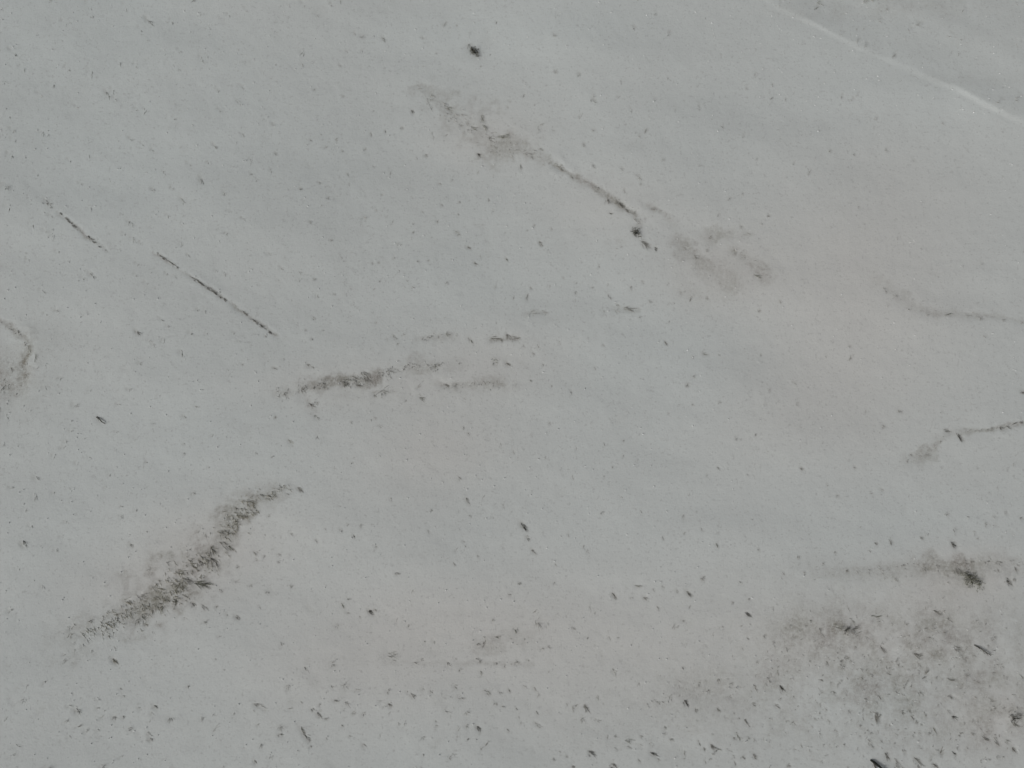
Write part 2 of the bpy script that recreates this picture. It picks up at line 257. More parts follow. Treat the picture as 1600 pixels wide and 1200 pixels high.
1520,1124,12,60,35 1581,1119,14,30,75 1592,1118,8,0,50 1584,1131,15,25,70 1588,1105,9,50,35 1458,1138,13,60,50 1497,1148,7,30,55 1439,1132,4,0,45
1426,1150,4,0,40 1436,1147,8,50,40 1521,1146,6,0,60 1539,1154,16,25,55 1556,1158,16,70,55 1571,1158,11,35,45 1582,1170,13,60,70 1469,1175,13,-60,75
1489,1176,9,40,80 1496,1170,5,0,60 1412,1174,9,70,60 1385,1180,16,65,75 1359,1161,15,50,50 1364,1166,8,60,35 1377,1158,7,0,45 1343,1150,6,20,60
1318,1164,5,0,40 1252,1166,9,60,35 1241,1171,6,10,55 1232,1196,7,0,65 1400,1191,16,65,55 1409,1198,8,30,55 1431,1186,18,40,60 1434,1196,12,60,60
1458,1194,14,35,65 1559,1184,7,0,45 1538,1184,9,-60,35 1278,1124,7,50,35 1296,1128,8,80,30 1348,1121,9,80,35 1225,1142,9,70,30 1305,1141,6,0,40
1281,1148,14,80,20 1371,1141,9,90,35 1205,1054,9,80,40 1216,1050,12,85,40
"""
marks = [tuple(float(a) for a in s.split(',')) for s in MARKS.split()]
marks = [(u, v, s, a, d / 100) for u, v, s, a, d in marks]
def soft(d): return d * (0.52 + 0.44 * d)          # most sprigs are frosted and pale, only a few are dark

# strips where grass and earth show: points (u, v, half width, strength)
STRIPS = [
 [(452,760,7,.25),(428,768,10,.45),(405,778,14,.6),(375,800,17,.85),(352,838,17,.75),(322,872,19,.85),(290,905,26,.95),(250,930,27,.8),(212,955,24,.7),(165,975,16,.3),(112,996,20,.35)],
 [(655,135,9,.25),(690,165,14,.4),(740,200,22,.45),(775,228,20,.55),(830,240,12,.45),(868,258,6,.7)],
 [(868,258,4,.8),(895,277,5,1.),(935,297,5,.85),(985,333,5,.8),(1000,350,8,.4)],
 [(1060,380,7,.4),(1076,394,10,.55),(1092,404,7,.4)],
 [(1010,323,4,.35),(1025,329,5,.5),(1052,348,6,.2)],[(1108,372,7,.5),(1118,368,7,.45),(1140,368,6,.4)],[(1148,394,6,.5),(1170,412,9,.4),(1192,438,10,.4)],
 [(1104,412,12,.35),(1140,436,12,.35)],[(1066,457,8,.25),(1088,466,8,.25)],[(950,380,7,.2),(972,381,6,.2)],[(1150,372,4,.2),(1172,366,5,.2)],
 [(650,133,3,.5),(668,137,4,.4)],[(700,168,4,.4),(710,173,4,.5)],
 [(430,615,9,.3),(470,606,11,.65),(510,600,9,.7),(575,592,11,.75),(625,575,9,.4),(690,570,8,.35),(720,566,7,.2)],
 [(690,602,6,.5),(720,601,6,.4),(755,598,7,.35),(785,598,6,.3)],
 [(585,614,3,.5),(618,612,3,.3)],
 [(655,527,6,.3),(700,523,7,.5),(712,525,6,.2)],[(770,529,4,.6),(808,529,4,.7)],
 [(820,489,3,.3),(855,487,3,.3)],[(960,483,3,.4),(998,483,3,.5)],
 [(480,628,7,.5),(492,648,5,.4)],
 [(0,499,4,.65),(20,513,5,.7),(40,527,4,.75)],
 [(45,528,5,.75),(52,545,5,.7),(43,570,6,.8),(45,590,5,.7),(34,612,9,.6),(5,615,20,.35)],
 [(0,560,8,.5),(4,590,12,.35),(8,610,8,.4)],
 [(75,318,4,.4),(90,328,3,.2)],
 [(97,335,1.2,.6),(130,364,1.8,.7),(172,396,1.6,.5)],
 [(245,397,1.3,.5),(300,434,1.6,.65),(360,474,1.8,.7),(400,503,1.5,.65),(432,526,2.2,.6)],
 [(1360,436,8,.12),(1385,455,7,.3),(1425,482,7,.4),(1460,494,5,.4),(1530,494,4,.35),(1600,503,4,.3)],
 [(1410,722,8,.2),(1445,708,7,.5),(1480,676,5,.35),(1545,672,2.5,.6),(1575,665,3,.65),(1600,659,3,.65)],
 [(1270,896,6,.15),(1340,892,6,.25),(1420,886,8,.4),(1500,880,9,.6),(1560,878,9,.45),(1600,884,9,.3)],
 [(600,1036,3,.2),(700,1034,3,.25),(830,1036,3,.2)],
 [(1195,1060,14,.4),(1212,1040,16,.45),(1230,985,16,.35),(1245,975,12,.25)],
 [(745,1012,9,.3),(775,1000,8,.35),(820,985,14,.2)],
 [(1010,1098,14,.15),(1080,1082,20,.2),(1150,1080,20,.2)],
]
# broad veils of thin snow: (u, v, rx, ry, strength)
VEILS = [(1400,1010,190,60,.14),(1330,980,100,40,.12),(1480,1110,150,90,.11),(1240,1100,230,80,.08),(1000,1150,200,60,.05),
 (1570,1120,40,40,.16),(1280,985,60,20,.14),(1120,1090,150,50,.04),(1430,1060,260,120,.09),(1380,970,140,40,.05),(1560,1010,80,90,.05),(400,1150,200,40,.03),(60,560,60,80,.05),(18,590,45,50,.2),(42,560,22,50,.12),(48,560,12,40,.12),
 (1120,430,80,45,.10),(560,620,160,30,.05),(780,600,30,14,.15),(1300,890,140,18,.08),(1510,895,45,20,.25),
 (150,130,200,140,.03),(550,380,260,180,.02),(1430,15,170,25,.12),(1480,75,130,30,.06),(1300,25,80,16,.08),(1500,130,110,14,.08),(265,850,60,40,.05)]
# dusty (warm) or clean (cool) snow: (u, v, rx, ry, amount)
DUST = [(1330,450,190,190,.75),(1280,640,160,110,.35),(680,700,110,70,.6),(520,800,200,120,.15),(760,215,90,50,.5),(960,320,120,60,.35),
 (1120,420,90,70,.5),(770,560,120,60,.5),(560,600,180,40,.4),(560,1050,160,70,.35),(330,850,110,60,.7),(230,920,120,50,.6),(950,1020,420,110,.6),
 (700,960,200,60,.4),(1500,900,100,50,.8),(1560,1120,80,60,.6),(1400,990,180,60,.4),(60,30,140,80,-1.1),(180,220,300,170,-.35),(250,700,200,200,-.15),(260,60,100,60,-.1),(1420,180,200,130,-.25),
 (1100,560,180,90,-.2),(1450,840,160,60,-.2),(1330,1100,120,60,-.3),(700,450,200,120,-.1),(800,50,300,60,-.2),(1350,1150,120,50,.1),(1450,250,140,120,.3)]

# ------------------------------------------------------------ snow ground: one sheet to the horizon
def axis(lo, hi, step):
    core = np.arange(lo, hi + step / 2, step)
    d, s, o = [], step, 0.0
    while o < 2600:
        s *= 1.16; o += s; d.append(o)
    d = np.array(d)
    return np.concatenate([(core[0] - d)[::-1], core, core[-1] + d])
GX, GY = axis(-23.0, 23.0, 0.055), axis(-16.5, 17.5, 0.055)
XX, YY = np.meshgrid(GX, GY)

def vnoise(x, y, scale, seed):
    r = np.random.RandomState(seed); tab = r.rand(256, 256)
    fx, fy = x / scale + 1000.37, y / scale + 1000.71
    ix, iy = np.floor(fx).astype(int), np.floor(fy).astype(int)
    tx, ty = fx - ix, fy - iy
    tx = tx**3 * (tx * (6 * tx - 15) + 10); ty = ty**3 * (ty * (6 * ty - 15) + 10)
    a, b = tab[iy % 256, ix % 256], tab[iy % 256, (ix + 1) % 256]
    c, d = tab[(iy + 1) % 256, ix % 256], tab[(iy + 1) % 256, (ix + 1) % 256]
    return (a * (1 - tx) + b * tx) * (1 - ty) + (c * (1 - tx) + d * tx) * ty - 0.5

def polyline_field(pts, x, y):
    """distance to a polyline with interpolated width and strength; signed side of the nearest piece"""
    best = np.full(x.shape, 1e9); W = np.ones(x.shape); S = np.zeros(x.shape); SG = np.zeros(x.shape); T = np.zeros(x.shape)
    for k, ((x0, y0, w0, s0), (x1, y1, w1, s1)) in enumerate(zip(pts, pts[1:])):
        dx, dy = x1 - x0, y1 - y0; L2 = dx * dx + dy * dy + 1e-9
        t = np.clip(((x - x0) * dx + (y - y0) * dy) / L2, 0, 1)
        qx, qy = x - x0 - t * dx, y - y0 - t * dy
        d = np.hypot(qx, qy); m = d < best
        best[m] = d[m]; W[m] = (w0 + t * (w1 - w0))[m]; S[m] = (s0 + t * (s1 - s0))[m]
        SG[m] = np.sign(dx * qy - dy * qx)[m]; T[m] = (k + t)[m]
    return best, W, S, SG, T

def to_world(pts):
    return [(*ground_xy(u, v), w * MPX, s) for u, v, w, s in pts]
def window(x0, x1, y0, y1):
    i0, i1 = np.searchsorted(GX, (x0, x1)); j0, j1 = np.searchsorted(GY, (y0, y1))
    return slice(max(j0 - 1, 0), j1 + 1), slice(max(i0 - 1, 0), i1 + 1)

near = np.exp(-((np.abs(XX) / 60)**2 + (np.abs(YY) / 60)**2))
Z = 0.24 * vnoise(XX, YY, 9.0, 1) + 0.11 * vnoise(XX * .6 + YY * .25, YY - XX * .12, 3.3, 2) + near * 0.05 * vnoise(XX * .5 + YY * .3, YY - XX * .15, 1.5, 61)
Z += near * (0.018 * vnoise(XX * 0.55 + YY * 0.2, YY, 0.95, 3) + 0.007 * vnoise(XX, YY, 0.42, 4) + 0.003 * vnoise(XX, YY, 0.2, 5))
Z += (1 - near) * (6.0 * vnoise(XX, YY, 260.0, 6) + 1.5 * vnoise(XX, YY, 70.0, 7))
THIN = np.zeros(XX.shape); DU = np.zeros(XX.shape)

# the drift edge crossing the upper right
ridge = to_world([(1080,-62,1,1),(1188,0,1,1),(1235,24,1,1),(1290,50,1,1),(1345,78,1,1),(1400,102,1,1),(1450,124,1,1),(1505,150,1,1),(1560,178,1,1),(1600,198,1,1),(1700,250,1,1)])
d, W, S, SG, T = polyline_field(ridge, XX, YY)
sd = d * SG + 0.10 * vnoise(XX, YY, 0.8, 31) + 0.05 * vnoise(XX, YY, 0.3, 32)                                     # > 0 beyond the edge (towards the upper right)
amp = np.clip(0.55 + 0.12 * T, 0, 1.3) * (0.8 + 0.8 * vnoise(XX, YY, 1.6, 9))
fade = np.exp(-(np.maximum(np.abs(XX) - 25, 0) / 6)**2)
rise = np.clip((sd + 0.26) / 0.26, 0, 1); rise = rise * rise * (3 - 2 * rise)
lee = np.exp(-np.maximum(sd, 0) / 0.7)
Z += fade * amp * (0.031 * rise * lee * (1 + 0.8 * vnoise(XX, YY, 0.9, 34)) + 0.034 * np.exp(-(sd / 0.9)**2) + 0.016 * np.exp(-((sd - 2.3 - 0.4 * vnoise(XX, YY, 2.2, 33)) / 0.5)**2))

hx, hy = ground_xy(10, 585)
Z -= 0.09 * np.exp(-(((XX - hx) / 1.0)**2 + ((YY - hy) / 1.6)**2)**2)
edge_noise = vnoise(XX, YY, 0.5, 12) + 0.7 * vnoise(XX, YY, 0.23, 13) + 0.5 * vnoise(XX, YY, 0.12, 14)
for k, s in enumerate(STRIPS):
    p = to_world(s)
    xs, ys = [q[0] for q in p], [q[1] for q in p]; mw = max(q[2] for q in p) * 2.4 + 0.25
    sl = window(min(xs) - mw, max(xs) + mw, min(ys) - mw, max(ys) + mw)
    d, W, S, SG, T = polyline_field(p, XX[sl], YY[sl])
    narrow = W < 0.16
    wob = np.where(narrow, 0.10, 0.0)
    d = np.abs(d * SG + wob * (vnoise(XX[sl], YY[sl], 0.55, 41) + 0.5 * vnoise(XX[sl], YY[sl], 0.2, 42)))
    W = W * np.where(narrow, 1 + 1.1 * vnoise(XX[sl], YY[sl], 0.4, 43), 1.15)
    S = S * (1 + np.where(narrow, 0.8, 1.0) * vnoise(XX[sl], YY[sl], 0.7, 44))
    e = d / W + (edge_noise[sl] + 0.6 * vnoise(XX[sl], YY[sl], 1.1, 45)) * (np.where(narrow, 0.6, 2.0) if k else 1.35)
    prof = 1 / (1 + np.exp((e - 0.95) * np.where(narrow, 3.2, 3.6)))
    THIN[sl] = np.maximum(THIN[sl], prof * S * 0.95)
    Z[sl] -= np.where(narrow, 0.012, 0.012) * S * np.exp(-(d / (W * 1.1 + 0.03))**2)
    Z[sl] += 0.005 * S * np.exp(-((d - W * 2 - 0.1) / 0.16)**2) * (1 + 2 * edge_noise[sl])
for u, v, rx, ry, s in VEILS:
    x, y = ground_xy(u, v); a, b = rx * MPX, ry * MPX
    sl = window(x - 2.2 * a, x + 2.2 * a, y - 2.2 * b, y + 2.2 * b)
    g = np.exp(-((XX[sl] - x) / a)**2 - ((YY[sl] - y) / b)**2)
    THIN[sl] = THIN[sl] + 1.45 * s * g * (0.95 + 1.1 * edge_noise[sl] + 0.6 * vnoise(XX[sl], YY[sl], 1.3, 46)).clip(0)
for u, v, rx, ry, s in DUST:
    x, y = ground_xy(u, v); a, b = rx * MPX, ry * MPX
    DU += s * np.exp(-((XX - x) / a)**2 - ((YY - y) / b)**2)
def dab(u, v, size, ang, dark):
    """thin snow and a small hollow where a sprig comes through"""
    x, y = ground_xy(u, v); L = size * MPX; r = max(L * 0.9, 0.14)
    sl = window(x - r, x + r, y - r, y + r)
    ca, sa = math.cos(-R(ang)), math.sin(-R(ang))
    qx, qy = XX[sl] - x, YY[sl] - y
    a, b = (qx * ca + qy * sa), (-qx * sa + qy * ca)
    la = max(L * 0.5, 0.06); lb = la if ang == 0 else max(L * 0.24, 0.05)
    g = np.exp(-(a / la)**2 - (b / lb)**2)
    THIN[sl] = np.maximum(THIN[sl], g * min(0.75, soft(dark) * 1.0))
    Z[sl] -= 0.025 * g * dark
    Z[sl] += 0.012 * dark * np.exp(-((a + la) / 0.09)**2 - (b / (lb + .05))**2)
for m_ in marks: dab(*m_)
for m_ in [(740,80,30,50,.6),(1512,903,52,25,.6),(992,364,20,55,.7),(1342,1016,28,32,.4),(158,657,20,40,.35)]: dab(*m_)
# sprigs outside the picture and barely visible ones inside it
extra = []
for k in range(1500):
    u, v = rng.uniform(-420, 2020), rng.uniform(-260, 1480)
    inside = 0 <= u <= 1600 and 0 <= v <= 1200
    if inside:
        w = 0.4 if (u < 800 and v < 500) else (0.6 if (u > 1000 and v > 950) else 0.18)
        if 1200 < u < 1560 and 200 < v < 800: w = 0.06
        if rng.random() > w: continue
        extra.append((u, v, rng.uniform(4, 10), rng.choice([0, 50, 60, 80, 90, -60]), rng.uniform(.12, .26)))
    else:
        extra.append((u, v, rng.uniform(4, 13), rng.choice([0, 45, 50, 60, 80]), rng.uniform(.25, .7)))
for k in range(420):
    extra.append((rng.gauss(1400, 130), rng.gauss(1080, 75), rng.uniform(3, 8), rng.choice([0, 20, 50, 60, 80, -60]), rng.uniform(.15, .4)))
for m_ in extra: dab(*m_)
for k in range(1500):                             # soft stains of litter under the snow skin
    u, v = rng.uniform(-200, 1800), rng.uniform(-100, 1350)
    w = 0.7 if (u < 800 and v < 520) else (1.0 if (u > 1050 and v > 940) else (0.6 if v > 1020 else 0.22))
    if rng.random() > w or (1200 < u < 1560 and 180 < v < 850 and rng.random() < .8): continue
    dab(u, v, rng.uniform(7, 26), rng.choice([0, 20, 45, 60, 85, -40]), rng.uniform(.07, .2) * (1.35 if v > 900 else 1))

nx, ny = len(GX), len(GY)
verts = np.empty((nx * ny, 3), np.float32)
verts[:, 0] = XX.ravel(); verts[:, 1] = YY.ravel(); verts[:, 2] = Z.ravel()
ii = (np.arange(ny - 1)[:, None] * nx + np.arange(nx - 1)[None, :]).ravel()
quads = np.stack([ii, ii + 1, ii + nx + 1, ii + nx], 1).astype(np.int32)
me = bpy.data.meshes.new('snow_ground')
me.vertices.add(len(verts)); me.vertices.foreach_set('co', verts.ravel())
me.loops.add(quads.size); me.loops.foreach_set('vertex_index', quads.ravel())
me.polygons.add(len(quads)); me.polygons.foreach_set('loop_start', np.arange(0, quads.size, 4, dtype=np.int32))
me.update(calc_edges=True)
me.polygons.foreach_set('use_smooth', np.ones(len(quads), bool))
for nm, arr in (('thin', THIN), ('dust', DU)):
    a = me.attributes.new(nm, 'FLOAT', 'POINT'); a.data.foreach_set('value', arr.ravel().astype(np.float32))
me.materials.append(SNOW)
ground = bpy.data.objects.new('snow_ground', me); C.objects.link(ground)
ground['kind'] = 'structure'; ground['label'] = 'snow covered field with grass and earth showing through in places'

def height(x, y):
    i = min(max(int(np.searchsorted(GX, x)), 1), nx - 1); j = min(max(int(np.searchsorted(GY, y)), 1), ny - 1)
    tx = (x - GX[i - 1]) / (GX[i] - GX[i - 1]); ty = (y - GY[j - 1]) / (GY[j] - GY[j - 1])
    return float((Z[j-1, i-1] * (1 - tx) + Z[j-1, i] * tx) * (1 - ty) + (Z[j, i-1] * (1 - tx) + Z[j, i] * tx) * ty)
def on_ground(u, v):
    z = 0.0
    for _ in range(3):
        x, y = ground_xy(u, v, z); z = height(x, y)
    return x, y, z

# ------------------------------------------------------------ plant geometry
class MB:
    def __init__(self): self.v, self.f = [], []
    def blade(self, p, d, length, w, bend=0.3, up=None):
        """three sided tapering stem in two segments, curving over towards the ground"""
        d = Vector(d).normalized(); side = Vector((0, 0, 1)).cross(d)
        side = side.normalized() if side.length > 1e-4 else Vector((1, 0, 0))
        q = Vector(p); base = len(self.v); dd = d.copy()
        for k, (t, ww) in enumerate(((0, 1.0), (0.55, 0.8))):
            n = side.cross(dd).normalized()
            for a in range(3):
                an = a * 2.0944 + 0.5
                self.v.append(q + (side * math.cos(an) + n * math.sin(an)) * w * 0.5 * ww)
            q = q + dd * length * 0.55
            dd = (dd + Vector((dd.x, dd.y, -0.5)) * bend).normalized()
        self.v.append(q - dd * length * 0.1)
        for a in range(3):
            b = (a + 1) % 3
            self.f.append((base + a, base + b, base + 3 + b, base + 3 + a))
            self.f.append((base + 3 + a, base + 3 + b, base + 6))
    def tube(self, pts, radii, n=6):
        base = len(self.v)
        for k, p in enumerate(pts):
            p = Vector(p)
            t = (Vector(pts[min(k + 1, len(pts) - 1)]) - Vector(pts[max(k - 1, 0)])).normalized()
            s = t.cross(Vector((0, 0, 1))); s = s.normalized() if s.length > 1e-3 else Vector((1, 0, 0)); q = s.cross(t)
            for a in range(n):
                an = a * 2 * math.pi / n
                self.v.append(p + (s * math.cos(an) + q * math.sin(an)) * radii[k])
        for k in range(len(pts) - 1):
            for a in range(n):
                b = (a + 1) % n
                self.f.append((base + k*n + a, base + k*n + b, base + (k+1)*n + b, base + (k+1)*n + a))
        self.f.append(tuple(base + a for a in range(n))[::-1]); e = base + (len(pts) - 1) * n
        self.f.append(tuple(e + a for a in range(n)))
    def build(self, name, mat, parent=None, loc=(0, 0, 0)):
        me = bpy.data.meshes.new(name); me.from_pydata([tuple(v) for v in self.v], [], self.f)
        me.materials.append(mat); me.update()
        o = bpy.data.objects.new(name, me); C.objects.link(o); o.parent = parent; o.location = loc
        return o

def img_dir(ang):                                  # picture angle (down-right positive) -> ground direction
    return Vector((math.cos(R(ang)), -math.sin(R(ang)), 0))

def sprig_into(mb, org, size, ang, dark, r):
    """one sprig or tuft of a few dry stems, org in the coordinates of mb"""
    L = size * MPX; o = Vector(org); dark = soft(dark)
    if ang == 0 or size <= 5:
        n = max(4, int(5 + 9 * dark * L / 0.2)); lean = img_dir(48)
        for _ in range(n):
            a = r.uniform(0, 6.283); rad = Vector((math.cos(a), math.sin(a), 0))
            p = o + rad * r.uniform(0, L * 0.22) - lean * L * 0.12
            dd = rad * r.uniform(.25, .9) + lean * .55 + Vector((0, 0, r.uniform(.3, .9)))
            mb.blade(p - Vector((0, 0, .01)), dd, L * r.uniform(.4, .75), r.uniform(.008, .013) + 0.008 * dark, r.uniform(.1, .5))
    else:
        D = img_dir(ang); N = Vector((-D.y, D.x, 0))
        n = max(3, int((3 + 9 * dark * dark) * (L / 0.22)**0.8))
        for _ in range(n):
            t = r.uniform(-.5, .15)
            p = o + D * L * t + N * r.gauss(0, L * 0.07)
            dd = D + N * r.gauss(0, .28) + Vector((0, 0, r.uniform(.12, .5)))
            mb.blade(p - Vector((0, 0, .008)), dd, L * r.uniform(.35, .8), r.uniform(.008, .013) + 0.008 * dark, r.uniform(.2, .6))

# ------------------------------------------------------------ the larger plants, each on its own
def root(name, label, cat, u, v, group=None):
    o = bpy.data.objects.new(name, None); C.objects.link(o); o.location = on_ground(u, v)
    o.empty_display_size = 0.1
    o['label'] = label; o['category'] = cat
    if group: o['group'] = group
    return o

def shrub(u, v, L, ang, label, width=0.45, dense=150, leafmat=OLIVE, seed=1):
    r = random.Random(seed); t = root('low_shrub', label, 'shrub', u, v)
    D, L = img_dir(ang), L * MPX; N = Vector((-D.y, D.x, 0))
    for k in range(4):
        mb = MB(); e = D * L * r.uniform(-.35, .45) + N * r.gauss(0, L * width * .35) + Vector((0, 0, r.uniform(.1, .22)))
        mb.tube([(0, 0, -.02), e * .5 + Vector((0, 0, .04)), e], [.014, .010, .005], 5)
        mb.build('stem', BARK, t)
    f = MB()
    for k in range(dense):
        a = max(-1, min(1, r.gauss(0, .42))) * L * .5
        b = r.gauss(0, .30) * L * width * (1 - .5 * abs(a) / (L * .5))
        p = D * a + N * b + Vector((0, 0, abs(r.gauss(0.03, .06))))
        dd = D * r.uniform(-.2, 1) + N * r.gauss(0, .6) + Vector((0, 0, r.uniform(.0, .8)))
        f.blade(p, dd, r.uniform(.05, .13), r.uniform(.014, .028), r.uniform(0, .5))
    f.build('foliage', leafmat, t)
    return t
shrub(740, 81, 30, 48, 'dark round bush standing alone at top centre, blackest spot in the snow', .34, 105, BUSH, 3)
shrub(1517, 905, 42, 27, 'large olive brown low bush in the grassy band by the right edge', .42, 170, OLIVE, 4)
shrub(993, 364, 19, 55, 'dark olive bush at the lower end of the long upper grass strip', .5, 62, BUSH, 5)
shrub(1585, 1122, 22, 20, 'ragged olive brown bush in the lower right corner by the edge', .8, 40, GREY, 6)
shrub(1323, 985, 19, 10, 'rounded dark grey bush left of the long twig in speckled snow', .6, 45, GREY, 7)

def twig(u, v, L, ang, label, shoots, seed):
    r = random.Random(seed); t = root('fallen_twig', label, 'twig', u, v)
    D, L = img_dir(ang), L * MPX; N = Vector((-D.y, D.x, 0))
    mb = MB(); mb.tube([D * -L * .5 + Vector((0, 0, .0)), D * -L * .15 + N * .012 + Vector((0, 0, .05)), D * L * .2 - N * .01 + Vector((0, 0, .07)), D * L * .5 + Vector((0, 0, .03))], [.024, .021, .018, .009], 6)
    mb.build('stem', DARK, t)
    for k in range(shoots):
        mb = MB(); s = D * L * (-.3 + .6 * k / max(1, shoots - 1)); e = s + D * L * .25 + N * L * .10 * r.choice([-1, 1])
        mb.tube([s + Vector((0, 0, .05)), (s + e) / 2 + Vector((0, 0, .07)), e + Vector((0, 0, .06))], [.010, .008, .004], 5)
        mb.build('side_shoot', DARK, t)
    return t
twig(158, 657, 19, 36, 'straight dark twig lying in clean snow near the left edge', 1, 1)
twig(1535, 1016, 28, 33, 'longest dark twig, lying slantwise below the large olive bush', 4, 2)
t = root('fallen_branch', 'forked black branch sticking out of the snow at the bottom edge', 'branch', 1364, 1190)
D = img_dir(38); D2 = img_dir(75)
mb = MB(); mb.tube([(-.09, .06, .0), (0, 0, .05), tuple(D * .35 + Vector((0, 0, .10))), tuple(D * .95 + Vector((0, 0, .10)))], [.025, .045, .035, .02], 7); mb.build('limb', BARK, t)
mb = MB(); mb.tube([(0, 0, .05), tuple(D2 * .22 + Vector((0, 0, .06))), tuple(D2 * .5 + Vector((0, 0, .03)))], [.035, .022, .01], 6); mb.build('limb', DARK, t)
mb = MB(); mb.tube([tuple(D * .3 + Vector((0, 0, .08))), tuple(D * .5 + Vector((.08, .1, .12)))], [.014, .006], 5); mb.build('side_shoot', BARK, t)

# ------------------------------------------------------------ sprigs and tufts: the largest as things, the faintest as one cover
ZONES = [
 (50,60,'in the upper left corner'),(230,60,'along the top edge, left of centre'),(430,40,'at the top, left of the black bush'),
 (640,60,'left of the black bush at top centre'),(930,90,'right of the black bush at top centre'),
 (80,220,'near the left edge above the short crack'),(330,230,'in open snow above the long crack'),(560,240,'left of the upper grass strip'),
 (760,205,'in the upper grass strip'),(930,300,'along the core of the upper strip'),(900,180,'just above the upper grass strip'),
 (1360,150,'below the drift edge at upper right'),(1400,40,'above the drift edge at upper right'),(1290,380,'in the clean snow right of centre'),
 (1120,390,'at the frayed end of the upper strip'),(80,420,'left of the short crack'),(220,370,'between the short and the long crack'),
 (330,560,'below the long crack'),(560,420,'in open snow right of the long crack'),(780,420,'left of the olive bush'),
 (900,510,'below the olive bush'),(560,590,'in the grass band at left centre'),(760,560,'at the right end of the centre grass band'),
 (1070,560,'in open snow at right centre'),(1450,500,'beside the faint curved line at right'),(30,560,'in the bare patch at the left edge'),
 (100,720,'below the straight twig at left'),(280,700,'above the dense diagonal grass strip'),(400,790,'at the upper end of the dense strip'),
 (320,880,'in the middle of the dense strip'),(230,945,'in the lower half of the dense strip'),(120,990,'at the lower end of the dense strip'),
 (370,950,'just right of the dense strip'),(560,840,'in open snow at lower centre left'),(740,790,'in open snow right of the dense strip'),
 (820,850,'in the row of three below centre'),(1080,720,'left of the right edge grass line'),
 (1470,690,'by the thin grass line at the right edge'),(1330,850,'above the grassy band at lower right'),(1500,860,'in the grassy band at lower right'),
 (180,1110,'in the bottom left corner'),(420,1130,'near the bottom edge, left of centre'),(540,960,'around the dark sprig at lower centre'),
 (620,1080,'in the scattered row at bottom centre'),(830,1120,'at the bottom, right of centre'),(780,1000,'in the faint row above bottom centre'),
 (1030,930,'above the speckled lower right area'),(1060,1150,'at the bottom, left of the forked branch'),(1180,1080,'at the left rim of the speckled area'),
 (1300,1000,'in the upper left speckled area'),(1440,1000,'left of the longest twig'),(1380,1100,'above the forked branch'),(1480,1160,'right of the forked branch'),
 (1540,1070,'below the longest twig'),(1260,1160,'left of the forked branch'),
]
big = sorted(marks, key=lambda m: -(m[2] * m[4]))
things, rest = big[:285], big[285:]
cells = {}
for m_ in things:
    u, v, s, a, d = m_
    zi = min(range(len(ZONES)), key=lambda i: (ZONES[i][0] - u)**2 + (ZONES[i][1] - v)**2)
    if a == 0: shape, name, cat = 'round grass tuft', 'grass_tuft', 'grass tuft'
    elif s >= 18: shape, name, cat = 'matted grass tuft', 'grass_tuft', 'grass tuft'
    elif a < 0: shape, name, cat = 'left leaning sprig', 'dry_sprig', 'dry plant'
    elif a >= 70: shape, name, cat = 'steep narrow sprig', 'dry_sprig', 'dry plant'
    elif a <= 25: shape, name, cat = 'flat lying sprig', 'dry_sprig', 'dry plant'
    else: shape, name, cat = 'slanting sprig', 'dry_sprig', 'dry plant'
    tone = 'black' if d >= .78 else ('dark' if d >= .55 else 'pale grey')
    cells.setdefault((zi, tone, shape), []).append((m_, name, cat))
ORD = ['leftmost', 'second', 'third', 'fourth', 'fifth', 'sixth', 'seventh', 'eighth']
NUM = ['', '', 'two', 'three', 'four', 'five', 'six', 'seven', 'eight']
for (zi, tone, shape), items in sorted(cells.items()):
    items.sort(key=lambda t: t[0][0])
    for i, (m_, name, cat) in enumerate(items):
        u, v, s, a, d = m_
        where = ZONES[zi][2]
        if zi == 10: where = 'above the upper grass strip'
        if len(items) == 1: lab = f'{tone} {shape} {where}'
        elif i == 0: lab = f'leftmost {tone} {shape} {where}'
        elif i == len(items) - 1: lab = f'rightmost {tone} {shape} {where}'
        else: lab = f'{tone} {shape}, {ORD[min(i, 7)]} from left {where}'
        if len(lab.split()) > 16: lab = lab.replace(' matted', '').replace('pale grey', 'grey').replace(' open', '')
        r = random.Random(int(u * 7919 + v * 31)); mb = MB()
        sprig_into(mb, (0, 0, 0), s, a, d, r)
        instrip = 27 <= zi <= 31
        mat = DARK if d >= .78 and not instrip else BROWN if d >= .55 and not instrip else (r.choice([STRAW, STRAW, OLIVE, GREY, BROWN]) if instrip else r.choice([GREY, OLIVE, OLIVE]))
        o = mb.build(name, mat, None, on_ground(u, v))
        o['label'] = lab; o['category'] = cat
        o['group'] = 'grass tufts poking through the snow' if name == 'grass_tuft' else 'dry sprigs poking through the snow'

mbs = {0: MB(), 1: MB()}
for m_ in rest + extra:
    u, v, s, a, d = m_; r = random.Random(int(u * 7919 + v * 31))
    sprig_into(mbs[0], on_ground(u, v), s, a, d * .8, r)
def stuff(mb, name, mat, label, cat):
    o = mb.build(name, mat); o['kind'] = 'stuff'; o['label'] = label; o['category'] = cat
    return o
stuff(mbs[0], 'scattered_stubble', GREY, 'tiny faint grass tips scattered all over the snow field', 'grass')

